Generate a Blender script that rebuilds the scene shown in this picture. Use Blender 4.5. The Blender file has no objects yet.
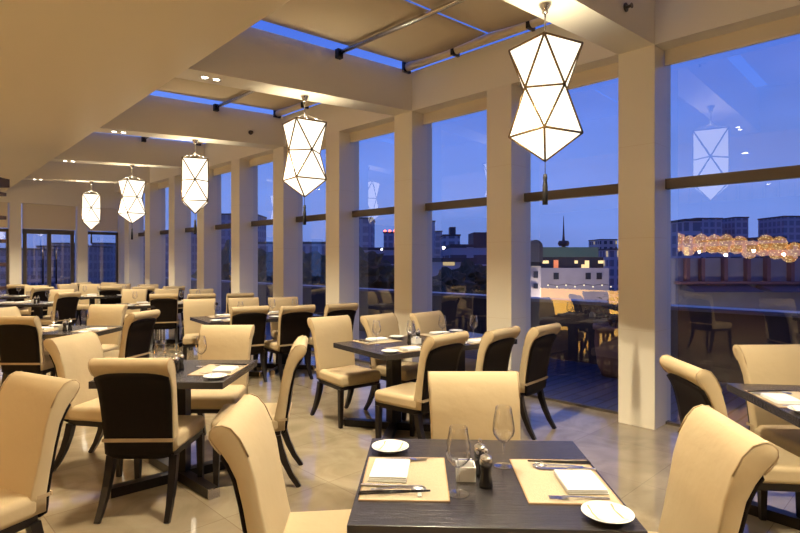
import bpy, bmesh, math, random
from mathutils import Vector, Matrix, noise
random.seed(7)
scene = bpy.context.scene
COL = scene.collection
PI = math.pi
R = math.radians

# ------------------------------------------------------------------ frame of the room
TH = R(44.3)
N = Vector((math.cos(TH), math.sin(TH), 0))       # towards the window wall
D = Vector((-math.sin(TH), math.cos(TH), 0))      # along the window wall, away from the viewer
ROOM_ROT = TH                                     # local x -> N, local y -> D
F, HZ, CH = 548.0, 261.0, 1.5
def W(c, t, z=0.0):
    v = N * c + D * t
    return Vector((v.x, v.y, z))
def px(x, dist, z=0.0):
    return Vector(((x - 400) / F * dist, dist, z))
def zy(y, dist):
    return CH + (HZ - y) / F * dist

# ------------------------------------------------------------------ materials
def newmat(name):
    m = bpy.data.materials.new(name); m.use_nodes = True
    nt = m.node_tree; b = nt.nodes['Principled BSDF']
    return m, nt, b
def pmat(name, col, rough=0.5, metal=0.0, spec=0.5, bump=0.0, bscale=60.0, var=0.0, vscale=3.0, emis=None, es=0.0, coat=0.0, stretch=None):
    m, nt, b = newmat(name)
    b.inputs['Base Color'].default_value = (*col, 1)
    b.inputs['Roughness'].default_value = rough
    b.inputs['Metallic'].default_value = metal
    b.inputs['Specular IOR Level'].default_value = spec
    b.inputs['Coat Weight'].default_value = coat
    tc = nt.nodes.new('ShaderNodeTexCoord')
    mp = nt.nodes.new('ShaderNodeMapping')
    nt.links.new(tc.outputs['Object'], mp.inputs['Vector'])
    if stretch: mp.inputs['Scale'].default_value = stretch
    if var > 0:
        nz = nt.nodes.new('ShaderNodeTexNoise'); nz.inputs['Scale'].default_value = vscale; nz.inputs['Detail'].default_value = 5
        nt.links.new(mp.outputs[0], nz.inputs['Vector'])
        mx = nt.nodes.new('ShaderNodeMix'); mx.data_type = 'RGBA'
        mx.inputs[6].default_value = (*[c * (1 - var) for c in col], 1)
        mx.inputs[7].default_value = (*[min(1, c * (1 + var)) for c in col], 1)
        nt.links.new(nz.outputs['Fac'], mx.inputs[0]); nt.links.new(mx.outputs[2], b.inputs['Base Color'])
    if bump > 0:
        nb = nt.nodes.new('ShaderNodeTexNoise'); nb.inputs['Scale'].default_value = bscale; nb.inputs['Detail'].default_value = 4
        nt.links.new(mp.outputs[0], nb.inputs['Vector'])
        bp = nt.nodes.new('ShaderNodeBump'); bp.inputs['Strength'].default_value = bump; bp.inputs['Distance'].default_value = 0.01
        nt.links.new(nb.outputs['Fac'], bp.inputs['Height']); nt.links.new(bp.outputs[0], b.inputs['Normal'])
    if emis:
        b.inputs['Emission Color'].default_value = (*emis, 1); b.inputs['Emission Strength'].default_value = es
    return m

M = {}
M['paint'] = pmat('paint', (.86, .80, .65), .45, bump=.02, bscale=200)
M['soffit'] = pmat('soffit paint', (.84, .75, .55), .33, bump=.01, bscale=90, var=.02, vscale=1.2)
M['column'] = pmat('column panel', (.86, .79, .64), .4)
M['fabric'] = pmat('cream upholstery', (.51, .395, .23), .82, bump=.9, bscale=5, var=.03, vscale=2)
M['strapcloth'] = pmat('beige strap cloth', (.42, .31, .18), .8)
M['darkwood'] = pmat('espresso wood', (.007, .004, .003), .55, var=.3, vscale=6, stretch=(8, 8, .6), spec=.12)
M['legwood'] = pmat('espresso leg wood', (.009, .006, .005), .35, spec=.3)
M['tabletop'] = pmat('black oak veneer', (.030, .026, .027), .27, var=.55, vscale=5, stretch=(1.2, 26, 1.2), bump=.25, bscale=5, spec=.6)
M['steel'] = pmat('brushed steel', (.62, .60, .57), .25, metal=1)
M['chrome'] = pmat('polished cutlery steel', (.85, .83, .80), .22, metal=1)
M['bronze'] = pmat('bronze metal', (.095, .075, .055), .42, metal=.3)
M['goldframe'] = pmat('aged brass frame', (.30, .20, .09), .4, metal=.7)
M['darkmetal'] = pmat('dark metal', (.02, .02, .025), .4, metal=.5)
M['napkin'] = pmat('white linen', (.86, .85, .81), .9, bump=.1, bscale=120)
M['china'] = pmat('white china', (.86, .85, .80), .12)
M['chinarim'] = pmat('tan china band', (.45, .30, .14), .3)
M['mat'] = pmat('woven straw mat', (.50, .41, .27), .8, bump=.5, bscale=260, var=.12, vscale=150)
M['matedge'] = pmat('stitched mat edge', (.40, .25, .12), .8)
M['black'] = pmat('black lacquer', (.008, .007, .008), .2)
M['mill'] = pmat('black mill body', (.012, .01, .01), .25)
M['blind'] = pmat('beige blind fabric', (.76, .66, .49), .85, bump=.05, bscale=200)
M['blindbar'] = pmat('blind bottom bar', (.80, .72, .56), .5)
M['canvas'] = pmat('beige canvas shade', (.58, .47, .31), .9, bump=.2, bscale=1.5)
M['tassel'] = pmat('black silk tassel', (.01, .01, .012), .6)
M['redwood'] = pmat('reddish dark wood', (.05, .022, .011), .5, var=.3, vscale=8)
M['terrace'] = None
M['pot'] = pmat('terracotta planter', (.22, .13, .10), .7)
M['leaf'] = pmat('dark green leaves', (.03, .07, .03), .6)
M['tree'] = pmat('dusky foliage', (.025, .04, .02), .8, bump=1, bscale=3)
M['backwall'] = pmat('walnut panelling', (.16, .09, .05), .5, var=.2, vscale=2)
M['paper'] = pmat('white sugar sachets', (.8, .8, .78), .8)
M['blue'] = pmat('blue sweetener sachet', (.03, .08, .45), .7)

def lantern_mat():
    m, nt, b = newmat('lit paper shade')
    b.inputs['Base Color'].default_value = (.9, .88, .8, 1)
    b.inputs['Emission Color'].default_value = (1, .90, .72, 1)
    b.inputs['Emission Strength'].default_value = 1.55
    return m
M['shade'] = lantern_mat()
m, nt, b = newmat('lamp glow'); b.inputs['Emission Color'].default_value = (1, .9, .72, 1); b.inputs['Emission Strength'].default_value = 25; M['glow'] = m

def glass_thin(name, tint=(1, 1, 1), r0=.04, rough=0.0, power=5):
    m = bpy.data.materials.new(name); m.use_nodes = True
    nt = m.node_tree; nt.nodes.clear()
    out = nt.nodes.new('ShaderNodeOutputMaterial')
    tr = nt.nodes.new('ShaderNodeBsdfTransparent'); tr.inputs[0].default_value = (*tint, 1)
    gl = nt.nodes.new('ShaderNodeBsdfGlossy'); gl.inputs['Roughness'].default_value = rough
    lw = nt.nodes.new('ShaderNodeLayerWeight'); lw.inputs['Blend'].default_value = .5
    fr = nt.nodes.new('ShaderNodeMath'); fr.operation = 'POWER'; fr.inputs[1].default_value = power; nt.links.new(lw.outputs['Facing'], fr.inputs[0])
    ml = nt.nodes.new('ShaderNodeMath'); ml.operation = 'MULTIPLY_ADD'; ml.inputs[1].default_value = 1 - r0; ml.inputs[2].default_value = r0; ml.use_clamp = True
    mx = nt.nodes.new('ShaderNodeMixShader')
    nt.links.new(fr.outputs[0], ml.inputs[0]); nt.links.new(ml.outputs[0], mx.inputs[0])
    nt.links.new(tr.outputs[0], mx.inputs[1]); nt.links.new(gl.outputs[0], mx.inputs[2])
    nt.links.new(mx.outputs[0], out.inputs[0])
    return m
M['pane'] = glass_thin('window glass', (.97, .98, 1), .19, 0)
M['wineglass'] = glass_thin('wine glass', (1, 1, 1), .05, 0.10, 2.2)

def floor_mat():
    m, nt, b = newmat('polished beige marble')
    tc = nt.nodes.new('ShaderNodeTexCoord'); mp = nt.nodes.new('ShaderNodeMapping')
    nt.links.new(tc.outputs['Object'], mp.inputs['Vector'])
    br = nt.nodes.new('ShaderNodeTexBrick'); br.offset = 0
    br.inputs['Scale'].default_value = 1; br.inputs['Mortar Size'].default_value = .0022
    br.inputs['Brick Width'].default_value = .75; br.inputs['Row Height'].default_value = .75
    br.inputs['Color1'].default_value = (.33, .27, .185, 1); br.inputs['Color2'].default_value = (.38, .315, .215, 1)
    br.inputs['Mortar'].default_value = (.24, .18, .12, 1)
    nt.links.new(mp.outputs[0], br.inputs['Vector'])
    nz = nt.nodes.new('ShaderNodeTexNoise'); nz.inputs['Scale'].default_value = 2.4; nz.inputs['Detail'].default_value = 8; nz.inputs['Distortion'].default_value = 1.6
    nt.links.new(mp.outputs[0], nz.inputs['Vector'])
    rp = nt.nodes.new('ShaderNodeValToRGB'); rp.color_ramp.elements[0].position = .35; rp.color_ramp.elements[1].position = .65
    rp.color_ramp.elements[0].color = (.80, .76, .70, 1); rp.color_ramp.elements[1].color = (1.05, 1.05, 1.03, 1)
    nt.links.new(nz.outputs['Fac'], rp.inputs[0])
    mx = nt.nodes.new('ShaderNodeMix'); mx.data_type = 'RGBA'; mx.blend_type = 'MULTIPLY'; mx.inputs[0].default_value = 1
    nt.links.new(br.outputs['Color'], mx.inputs[6]); nt.links.new(rp.outputs[0], mx.inputs[7]); nt.links.new(mx.outputs[2], b.inputs['Base Color'])
    b.inputs['Roughness'].default_value = .05; b.inputs['Specular IOR Level'].default_value = 1.0
    return m
M['floor'] = floor_mat()
def plank_mat():
    m, nt, b = newmat('wet dark decking')
    tc = nt.nodes.new('ShaderNodeTexCoord')
    br = nt.nodes.new('ShaderNodeTexBrick'); br.inputs['Scale'].default_value = 1
    br.inputs['Brick Width'].default_value = 2.4; br.inputs['Row Height'].default_value = .14; br.inputs['Mortar Size'].default_value = .012
    br.inputs['Color1'].default_value = (.05, .06, .11, 1); br.inputs['Color2'].default_value = (.065, .078, .14, 1); br.inputs['Mortar'].default_value = (.005, .005, .01, 1)
    nt.links.new(tc.outputs['Object'], br.inputs['Vector']); nt.links.new(br.outputs[0], b.inputs['Base Color'])
    b.inputs['Roughness'].default_value = .35
    return m
M['terrace'] = plank_mat()
def facade(name, wall, win, wx, wz, lit=.1, litcol=(1, .75, .35), ls=1.0, mortar=.35):
    m, nt, b = newmat(name)
    tc = nt.nodes.new('ShaderNodeTexCoord')
    sx = nt.nodes.new('ShaderNodeSeparateXYZ'); nt.links.new(tc.outputs['Object'], sx.inputs[0])
    ad = nt.nodes.new('ShaderNodeMath'); ad.operation = 'ADD'; nt.links.new(sx.outputs[0], ad.inputs[0]); nt.links.new(sx.outputs[1], ad.inputs[1])
    cb = nt.nodes.new('ShaderNodeCombineXYZ'); nt.links.new(ad.outputs[0], cb.inputs[0]); nt.links.new(sx.outputs[2], cb.inputs[1])
    br = nt.nodes.new('ShaderNodeTexBrick'); br.offset = 0; br.inputs['Scale'].default_value = 1
    br.inputs['Brick Width'].default_value = wx; br.inputs['Row Height'].default_value = wz; br.inputs['Mortar Size'].default_value = min(wx, wz) * mortar * .5
    br.inputs['Color1'].default_value = (0, 0, 0, 1); br.inputs['Color2'].default_value = (1, 1, 1, 1); br.inputs['Mortar'].default_value = (0, 0, 0, 1)
    nt.links.new(cb.outputs[0], br.inputs['Vector'])
    mx = nt.nodes.new('ShaderNodeMix'); mx.data_type = 'RGBA'
    mx.inputs[6].default_value = (*win, 1); mx.inputs[7].default_value = (*wall, 1)
    nt.links.new(br.outputs['Fac'], mx.inputs[0]); nt.links.new(mx.outputs[2], b.inputs['Base Color'])
    gt = nt.nodes.new('ShaderNodeMath'); gt.operation = 'GREATER_THAN'; gt.inputs[1].default_value = 1 - lit
    nt.links.new(br.outputs['Color'], gt.inputs[0])
    inv = nt.nodes.new('ShaderNodeMath'); inv.operation = 'SUBTRACT'; inv.inputs[0].default_value = 1; nt.links.new(br.outputs['Fac'], inv.inputs[1])
    mu = nt.nodes.new('ShaderNodeMath'); mu.operation = 'MULTIPLY'; nt.links.new(gt.outputs[0], mu.inputs[0]); nt.links.new(inv.outputs[0], mu.inputs[1])
    m2 = nt.nodes.new('ShaderNodeMath'); m2.operation = 'MULTIPLY'; m2.inputs[1].default_value = ls; nt.links.new(mu.outputs[0], m2.inputs[0])
    b.inputs['Emission Color'].default_value = (*litcol, 1); nt.links.new(m2.outputs[0], b.inputs['Emission Strength'])
    b.inputs['Roughness'].default_value = .7
    return m

# ------------------------------------------------------------------ mesh helpers
class MB:
    def __init__(s): s.v = []; s.f = []; s.smooth = []
    def add(s, verts, faces, smooth=False):
        o = len(s.v); s.v += [tuple(v) for v in verts]; s.f += [tuple(i + o for i in f) for f in faces]; s.smooth += [smooth] * len(faces); return s
    def box(s, cx, cy, cz, sx, sy, sz, mat=None):
        vs = [Vector((cx + a * sx / 2, cy + b_ * sy / 2, cz + c * sz / 2)) for c in (-1, 1) for a, b_ in ((-1, -1), (1, -1), (1, 1), (-1, 1))]
        if mat: vs = [mat @ v for v in vs]
        return s.add(vs, [(3, 2, 1, 0), (4, 5, 6, 7), (0, 1, 5, 4), (1, 2, 6, 5), (2, 3, 7, 6), (3, 0, 4, 7)])
    def hexa(s, b4, t4):
        return s.add(list(b4) + list(t4), [(3, 2, 1, 0), (4, 5, 6, 7), (0, 1, 5, 4), (1, 2, 6, 5), (2, 3, 7, 6), (3, 0, 4, 7)])
    def tube(s, pts, rad, n=10, cap=True, square=False):
        pts = [Vector(p) for p in pts]; rs = rad if isinstance(rad, (list, tuple)) else [rad] * len(pts)
        rings = []; ref = None
        for i, p in enumerate(pts):
            d = (pts[min(i + 1, len(pts) - 1)] - pts[max(i - 1, 0)]).normalized()
            if ref is None: ref = Vector((0, 1, 0)) if abs(d.y) < .9 else Vector((1, 0, 0))
            a = (ref - d * ref.dot(d)).normalized(); b_ = d.cross(a)
            if square:
                rings.append([p + (a * x + b_ * y) * rs[i] for x, y in ((-1, -1), (1, -1), (1, 1), (-1, 1))])
            else:
                rings.append([p + (a * math.cos(2 * PI * k / n) + b_ * math.sin(2 * PI * k / n)) * rs[i] for k in range(n)])
        n = len(rings[0]); vs = [v for r in rings for v in r]; fs = []
        for i in range(len(rings) - 1):
            for k in range(n):
                fs.append((i * n + k, i * n + (k + 1) % n, (i + 1) * n + (k + 1) % n, (i + 1) * n + k))
        s.add(vs, fs, not square)
        if cap:
            o = len(s.v) - len(vs)
            s.f.append(tuple(o + k for k in reversed(range(n)))); s.f.append(tuple(o + (len(rings) - 1) * n + k for k in range(n))); s.smooth += [False, False]
        return s
    def lathe(s, prof, n=24, cx=0, cy=0, cz=0):
        vs = []; fs = []
        for r, z in prof:
            for k in range(n):
                vs.append((cx + r * math.cos(2 * PI * k / n), cy + r * math.sin(2 * PI * k / n), cz + z))
        for i in range(len(prof) - 1):
            for k in range(n):
                fs.append((i * n + k, i * n + (k + 1) % n, (i + 1) * n + (k + 1) % n, (i + 1) * n + k))
        return s.add(vs, fs, True)
    def build(s, name, mat, parent=None, loc=(0, 0, 0), rot=0.0, bevel=0, seg=2, smooth=None):
        me = bpy.data.meshes.new(name); me.from_pydata(s.v, [], s.f); me.update()
        bm = bmesh.new(); bm.from_mesh(me); bmesh.ops.recalc_face_normals(bm, faces=bm.faces); bm.to_mesh(me); bm.free()
        for p, sm in zip(me.polygons, s.smooth): p.use_smooth = sm if smooth is None else smooth
        me.materials.append(mat)
        o = bpy.data.objects.new(name, me); COL.objects.link(o); o.parent = parent; o.location = loc; o.rotation_euler = (0, 0, rot)
        if bevel:
            bv = o.modifiers.new('Bevel', 'BEVEL'); bv.width = bevel; bv.segments = seg; bv.limit_method = 'ANGLE'; bv.angle_limit = R(35)
            for p in me.polygons: p.use_smooth = True
            bv.harden_normals = True
        return o

def tag(o, label, cat, group=None):
    o['label'] = label; o['category'] = cat
    if group: o['group'] = group
    return o
def thing(name, label, cat, loc=(0, 0, 0), rot=0.0, group=None):
    o = bpy.data.objects.new(name, None); COL.objects.link(o); o.empty_display_size = .1
    o.location = loc; o.rotation_euler = (0, 0, rot)
    return tag(o, label, cat, group)
def struct(o):
    o['kind'] = 'structure'; return o
def sname(name):
    o = bpy.data.objects.new(name, None); COL.objects.link(o); o['kind'] = 'structure'; return o
KIDS = {}
def dup(root, loc, rot, label, group=None, cat=None):
    def cp(o, parent):
        c = o.copy(); COL.objects.link(c); c.parent = parent
        for ch in [k for k in KIDS[root.name] if k.parent == o]: cp(ch, c)
        return c
    if root.name not in KIDS:
        KIDS[root.name] = list(root.children_recursive)
    c = cp(root, None); c.location = loc; c.rotation_euler = (0, 0, rot); c['label'] = label
    if cat: c['category'] = cat
    if group: c['group'] = group
    return c
class Proto:
    """the first placement uses the source itself, the next ones copy it"""
    def __init__(s, root): s.root = root; s.used = False; KIDS[root.name] = list(root.children_recursive)
    def place(s, loc, rot, label, group=None, tilt=None):
        if not s.used:
            s.used = True; o = s.root; o.location = loc; o.rotation_euler = (0, 0, rot); o['label'] = label
            if group: o['group'] = group
        else:
            o = dup(s.root, loc, rot, label, group)
        return o

# ------------------------------------------------------------------ room shell (built in c,t room coordinates)
T0, T1 = -5.0, 16.6
C0, CR, CG = -7.0, 5.01, 5.295
COLW, SP, TA = .33, 1.507, 1.90
def rb(mb, c0, c1, t0, t1, z0, z1): return mb.box((c0 + c1) / 2, (t0 + t1) / 2, (z0 + z1) / 2, c1 - c0, t1 - t0, z1 - z0)
def rbuild(mb, name, mat, parent=None, bevel=0):
    return mb.build(name, mat, parent, rot=0 if parent else ROOM_ROT, bevel=bevel)

struct(rbuild(rb(MB(), C0, CG + .06, T0, T1 + .1, -.12, 0), 'floor', M['floor']))
# low soffit on the left: edge runs almost parallel to the windows
mb = MB()
ce = lambda t: 2.015 + .0342 * (t - 3.36)
mb.hexa([(C0, T0, 3.22), (ce(T0), T0, 3.22), (ce(T1), T1, 3.22), (C0, T1, 3.22)], [(C0, T0, 3.85), (ce(T0), T0, 3.85), (ce(T1), T1, 3.85), (C0, T1, 3.85)])
struct(rbuild(mb, 'ceiling', M['soffit']))
struct(rbuild(rb(MB(), C0 - .2, C0, T0, T1, 0, 3.9), 'wall_left', M['backwall']))
struct(rbuild(rb(MB(), C0 - .2, CG, T0 - .2, T0, 0, 3.9), 'wall_back', M['backwall']))
# header over the windows, beams
struct(rbuild(rb(MB(), CR, CG + .1, T0, T1, 3.42, 3.92), 'wall_right', M['paint']))
beam_t = [TA + COLW / 2 + 2 * SP * k for k in range(-2, 5)]
bz = lambda c: 3.42 - .058 * (CR - c)
bzt = lambda c: 3.92 - .045 * (CR - c)
for i, tc in enumerate(beam_t):
    mb = MB(); a, b_ = 1.75, CR
    t0, t1 = tc - COLW / 2, tc + COLW / 2
    mb.hexa([(a, t0, bz(a)), (b_, t0, bz(b_)), (b_, t1, bz(b_)), (a, t1, bz(a))], [(a, t0, bzt(a)), (b_, t0, bzt(b_)), (b_, t1, bzt(b_)), (a, t1, bzt(a))])
    struct(rbuild(mb, 'trim_%d' % (i + 1), M['paint']))
# columns
kcol = range(-4, 10)
for i, k in enumerate(kcol):
    t0 = TA + SP * k
    mb = rb(MB(), CR, CG + .1, t0, t0 + COLW, 0, 3.42)
    o = struct(rbuild(mb, 'trim_%d' % (20 + i), M['column'], bevel=.004))
    for zj in (.87, 1.71, 2.55): rbuild(rb(MB(), CR - .0007, CG, t0 - .0007, t0 + COLW + .0007, zj - .0018, zj + .0018), 'panel_joint', M['blind'], o)
# windows between columns
ordn = ['first', 'second', 'third', 'fourth', 'fifth', 'sixth', 'seventh', 'eighth', 'ninth', 'tenth', 'eleventh', 'twelfth', 'thirteenth', 'fourteenth']
wn = 0
vis = 0
for k in range(-4, 10):
    t0 = TA + SP * k + COLW; t1 = t0 + SP - COLW
    if t0 > T1 - .3: break
    t1 = min(t1, T1 - .05)
    wn += 1
    w = sname('window_%d' % wn); w.rotation_euler = (0, 0, ROOM_ROT)
    rbuild(MB().add([(CG, t0, .02), (CG, t1, .02), (CG, t1, 3.6), (CG, t0, 3.6)], [(0, 1, 2, 3)]), 'pane', M['pane'], w)
    rbuild(rb(MB(), CG - .04, CG + .03, t0, t1, 2.16, 2.255), 'transom', M['bronze'], w)
    rbuild(rb(MB(), CG - .03, CG + .03, t0, t1, 0, .025), 'sill', M['bronze'], w)
    if k >= -1:
        vis += 1
        bl = thing('roller_blind', 'beige roller blind at the top of the %s window from the right' % ordn[vis - 1], 'blind', (0, 0, 0), ROOM_ROT, 'roller blinds of the window wall')
        bl.location = W(5.215, (t0 + t1) / 2, 3.28)
        h = (t1 - t0) / 2
        MB().box(0, .04, .14, .012, 2 * h - .10, .26).build('blind_cloth', M['blind'], bl)
        MB().box(0, .04, .005, .02, 2 * h - .10, .022).build('bottom_bar', M['blindbar'], bl, bevel=.004)
# the bay nearest the viewer starts behind it; far wall
FT = T1
fw = MB()
struct(rbuild(rb(MB(), C0, CG + .1, FT, FT + .25, 2.97, 3.95), 'wall_front', M['paint']))
fc = [(5.12, 5.46), (4.07, 4.32), (2.57, 2.82), (1.1, 1.35), (-.4, -.15), (-1.9, -1.65)]
for i, (a, b_) in enumerate(fc):
    struct(rbuild(rb(MB(), a, b_, FT - .06, FT + .2, 0, 2.97), 'trim_%d' % (40 + i), M['column'], bevel=.004))
struct(rbuild(rb(MB(), C0, -1.9, FT, FT + .2, 0, 2.97), 'wall_front_left', M['backwall']))
fbays = [(4.32, 5.12), (2.82, 4.07), (1.35, 2.57), (-.15, 1.1), (-1.65, -.4)]
bl_lab = ['beige blind half down over the corner window on the end wall', 'wide beige blind half down above the glass double door', 'beige blind half down at the left edge of the end wall',
          'beige blind on the end wall behind the hanging shelf', 'beige blind on the end wall, out to the left']
for i, (a, b_) in enumerate(fbays):
    wn += 1
    if i == 1:
        w = sname('door_1'); w.rotation_euler = (0, 0, ROOM_ROT)
        mid = (a + b_) / 2
        rbuild(rb(MB(), a + .05, mid, FT + .1, FT + .108, .02, 2.97), 'pane', M['pane'], w)
        rbuild(rb(MB(), mid, b_ - .05, FT + .1, FT + .108, .02, 2.97), 'pane', M['pane'], w)
        for q in ((a + .05, a + .13), (mid - .045, mid + .045), (b_ - .13, b_ - .05)):
            rbuild(rb(MB(), q[0], q[1], FT + .06, FT + .13, 0, 2.3), 'stile', M['bronze'], w)
        rbuild(rb(MB(), a + .04, b_ - .04, FT + .06, FT + .13, 2.2, 2.32), 'head_rail', M['bronze'], w)
        for q in (mid - .15, mid + .15):
            hd = rbuild(MB().tube([(q, FT + .02, .9), (q, FT + .02, 1.9)], .022), 'door_handle', M['darkmetal'], w)
            rbuild(MB().tube([(q, FT + .02, 1.55), (q, FT + .02, 1.88)], .024), 'handle_grip', M['steel'], w)
    else:
        w = sname('window_%d' % wn); w.rotation_euler = (0, 0, ROOM_ROT)
        rbuild(rb(MB(), a, b_, FT + .1, FT + .108, .02, 2.97), 'pane', M['pane'], w)
        rbuild(rb(MB(), a, b_, FT + .06, FT + .13, 2.23, 2.31), 'transom', M['bronze'], w)
        rbuild(rb(MB(), b_ - .05, b_, FT + .06, FT + .13, 0, 2.25), 'stile', M['bronze'], w)
    bl = thing('roller_blind', bl_lab[i], 'blind', W((a + b_) / 2, FT + .02, 2.33), ROOM_ROT, 'roller blinds of the end wall')
    MB().box(0, 0, .32, b_ - a - .05, .012, .63).build('blind_cloth', M['blind'], bl)
    MB().box(0, 0, .005, b_ - a - .05, .02, .025).build('bottom_bar', M['blindbar'], bl, bevel=.004)

# skylight shades, rollers, rails
bay_words = ['over the camera side', 'over the nearest bay', 'over the second bay', 'over the third bay', 'over the fourth bay', 'over the fifth bay']
for i in range(len(beam_t)):
    t0 = beam_t[i] + COLW / 2
    t1 = (beam_t[i + 1] - COLW / 2) if i + 1 < len(beam_t) else T1
    if t1 - t0 < 1: continue
    nm = ['behind the nearest beam, farthest out of view', 'behind the nearest beam', 'in front of the second beam', 'in front of the third beam', 'in front of the fourth beam', 'in front of the fifth beam', 'before the end wall'][i]
    tm = (t0 + t1) / 2
    for side, (a, b_) in (('near', (t0 + .11, tm - .015)), ('far', (tm + .015, t1 - .11))):
        mb = MB(); n = 10; vs = []
        cs = [1.7 + (4.80 - 1.7) * q / n for q in range(n + 1)]
        for c in cs:
            for q in range(7):
                u = q / 6; sag = .035 * math.sin(PI * u) * (0.6 + .4 * math.sin(c * 4 + i))
                vs.append((c, a + (b_ - a) * u, bzt(c) + .05 - sag))
        fs = [(r * 7 + q, r * 7 + q + 1, (r + 1) * 7 + q + 1, (r + 1) * 7 + q) for r in range(n) for q in range(6)]
        mb.add(vs, fs, True)
        o = rbuild(mb, 'skylight_shade', M['canvas'])
        sd = o.modifiers.new('Solidify', 'SOLIDIFY'); sd.thickness = .004
        tag(o, 'beige canvas skylight shade, %s panel %s' % (side, nm), 'skylight shade', 'canvas shades under the skylight')
    r = thing('shade_roller', 'dark roller tube along the window header %s' % nm, 'roller', W(4.86, tm, 3.925), ROOM_ROT, 'roller tubes of the skylight shades')
    L = t1 - t0
    MB().tube([(0, -L / 2 + .03, 0), (0, L / 2 - .03, 0)], .05, 12).build('tube', M['canvas'], r)
    MB().box(.098, 0, .03, .095, L - .02, .03).build('guide_rail', M['darkmetal'], r)
    for q in (-L / 2 + .05, -.5, .5, L / 2 - .05): MB().box(0, q, 0, .125, .035, .125).build('bracket', M['darkmetal'], r)
    r = thing('shade_rail', 'slim steel rail crossing under the canvas %s' % nm, 'rail', W(3.81, tm, bzt(3.81) - .03), ROOM_ROT, 'rails under the skylight shades')
    MB().tube([(0, -L / 2 + .02, 0), (0, L / 2 - .02, 0)], .024, 10).build('tube', M['steel'], r)
    for q in (-1, 1): MB().box(0, q * (L / 2 - .03), -.01, .07, .06, .10).build('bracket', M['darkmetal'], r)
    for q in (.06, L - .06):
        pass
# downlight pairs in the beams
beam_words = ['over the far side behind the viewer', 'behind the viewer', 'nearest beam', 'second beam', 'third beam', 'fourth beam', 'farthest beam']
SPOTS = []
for i, tc in enumerate(beam_t):
    for j, c in enumerate((ce(tc) + .26, ce(tc) + .38)):
        z = bz(c)
        d = thing('downlight', '%s bright downlight of the pair under the %s' % (('left', 'right')[j], beam_words[i]), 'downlight', W(c, tc, z), ROOM_ROT, 'downlight pairs under the beams')
        MB().lathe([(.030, -.004), (.042, -.006), (.042, .0), (.03, .0)], 20).build('ring', M['steel'], d)
        MB().lathe([(0.0001, -.002), (.029, -.002)], 20).build('lens', M['glow'], d)
        SPOTS.append((W(c, tc, z - .02), 1.0))
# sprinkler heads on beam faces
for k, lab in ((2, 'small brass sprinkler head on the face of the nearest beam'), (4, 'small sprinkler head on the face of the third beam')):
    p = W(4.4, beam_t[k] - COLW / 2, 3.55)
    s = thing('sprinkler', lab, 'sprinkler', p, ROOM_ROT)
    MB().tube([(0, 0, 0), (0, -.012, 0)], .035, 16).build('escutcheon', M['bronze'], s)
    MB().tube([(0, -.012, 0), (0, -.05, 0)], .012, 10).build('stem', M['bronze'], s)
    MB().tube([(0, -.05, 0), (0, -.056, 0)], .022, 12).build('deflector', M['bronze'], s)

# ------------------------------------------------------------------ lanterns
def make_lantern():
    t = thing('lantern', 'x', 'pendant lamp')      # origin at the beam underside
    def ring(r, z, off): return [Vector((r * math.sin(off + k * PI / 2), -r * math.cos(off + k * PI / 2), z)) for k in range(4)]
    A = ring(.252, -.31, 0); B = ring(.186, -.625, PI / 4); Cc = ring(.252, -.935, 0); tip = Vector((0, 0, -1.12))
    vs = A + B + Cc + [tip]
    fs = []; eds = []
    for k in range(4):
        n = (k + 1) % 4
        fs += [(k, n, 4 + k), (4 + k, n, 4 + n), (8 + k, 8 + n, 4 + k), (8 + n, 4 + n, 4 + k), (8 + k, 12, 8 + n)]
        eds += [(k, n), (k, 4 + k), (n, 4 + k), (4 + k, 4 + n), (8 + k, 4 + k), (8 + n, 4 + k), (8 + k, 8 + n), (8 + k, 12)]
    MB().add(vs, fs).build('shade', M['shade'], t)
    mb = MB()
    for a, b_ in eds: mb.tube([vs[a] * 1.0, vs[b_] * 1.0], .0085, 6)
    mb.build('shade_frame', M['goldframe'], t)
    MB().lathe([(0.001, 0), (.045, 0), (.045, -.012), (.022, -.05), (.02, -.07), (.001, -.072)], 20).build('canopy', M['steel'], t)
    MB().tube([(0, 0, -.07), (0, 0, -.24)], .007, 8).build('rod', M['steel'], t)
    mb = MB()
    for a in A: mb.tube([(0, 0, -.205), (a.x, a.y, -.31)], .003, 6)
    mb.build('hanger_wires', M['steel'], t)
    MB().tube([tip, (0, 0, -1.22)], .003, 6).build('cord', M['tassel'], t)
    MB().lathe([(.001, -1.21), (.012, -1.215), (.016, -1.24), (.013, -1.26), (.018, -1.30), (.019, -1.43), (.001, -1.43)], 14).build('tassel', M['tassel'], t)
    return t
LP = Proto(make_lantern())
lan = [(2, 3.455, -16, 'large lit faceted paper lantern hanging nearest, top right of centre'),
       (3, 3.48, -10, 'lit faceted lantern hanging second nearest, left of the centre windows'),
       (4, 3.57, 65, 'lit faceted lantern hanging third nearest, straight sided'),
       (5, 3.66, 8, 'lit faceted lantern fourth nearest, pinched at the waist'),
       (6, 3.76, 74, 'smallest lit faceted lantern hanging farthest, before the end wall'),
       (1, 3.48, 30, 'lit faceted lantern behind the viewer')]
for k, c, rz, lab in lan:
    LP.place(W(c, beam_t[k], bz(c)), R(rz), lab, 'faceted paper lanterns in a row')

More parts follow.
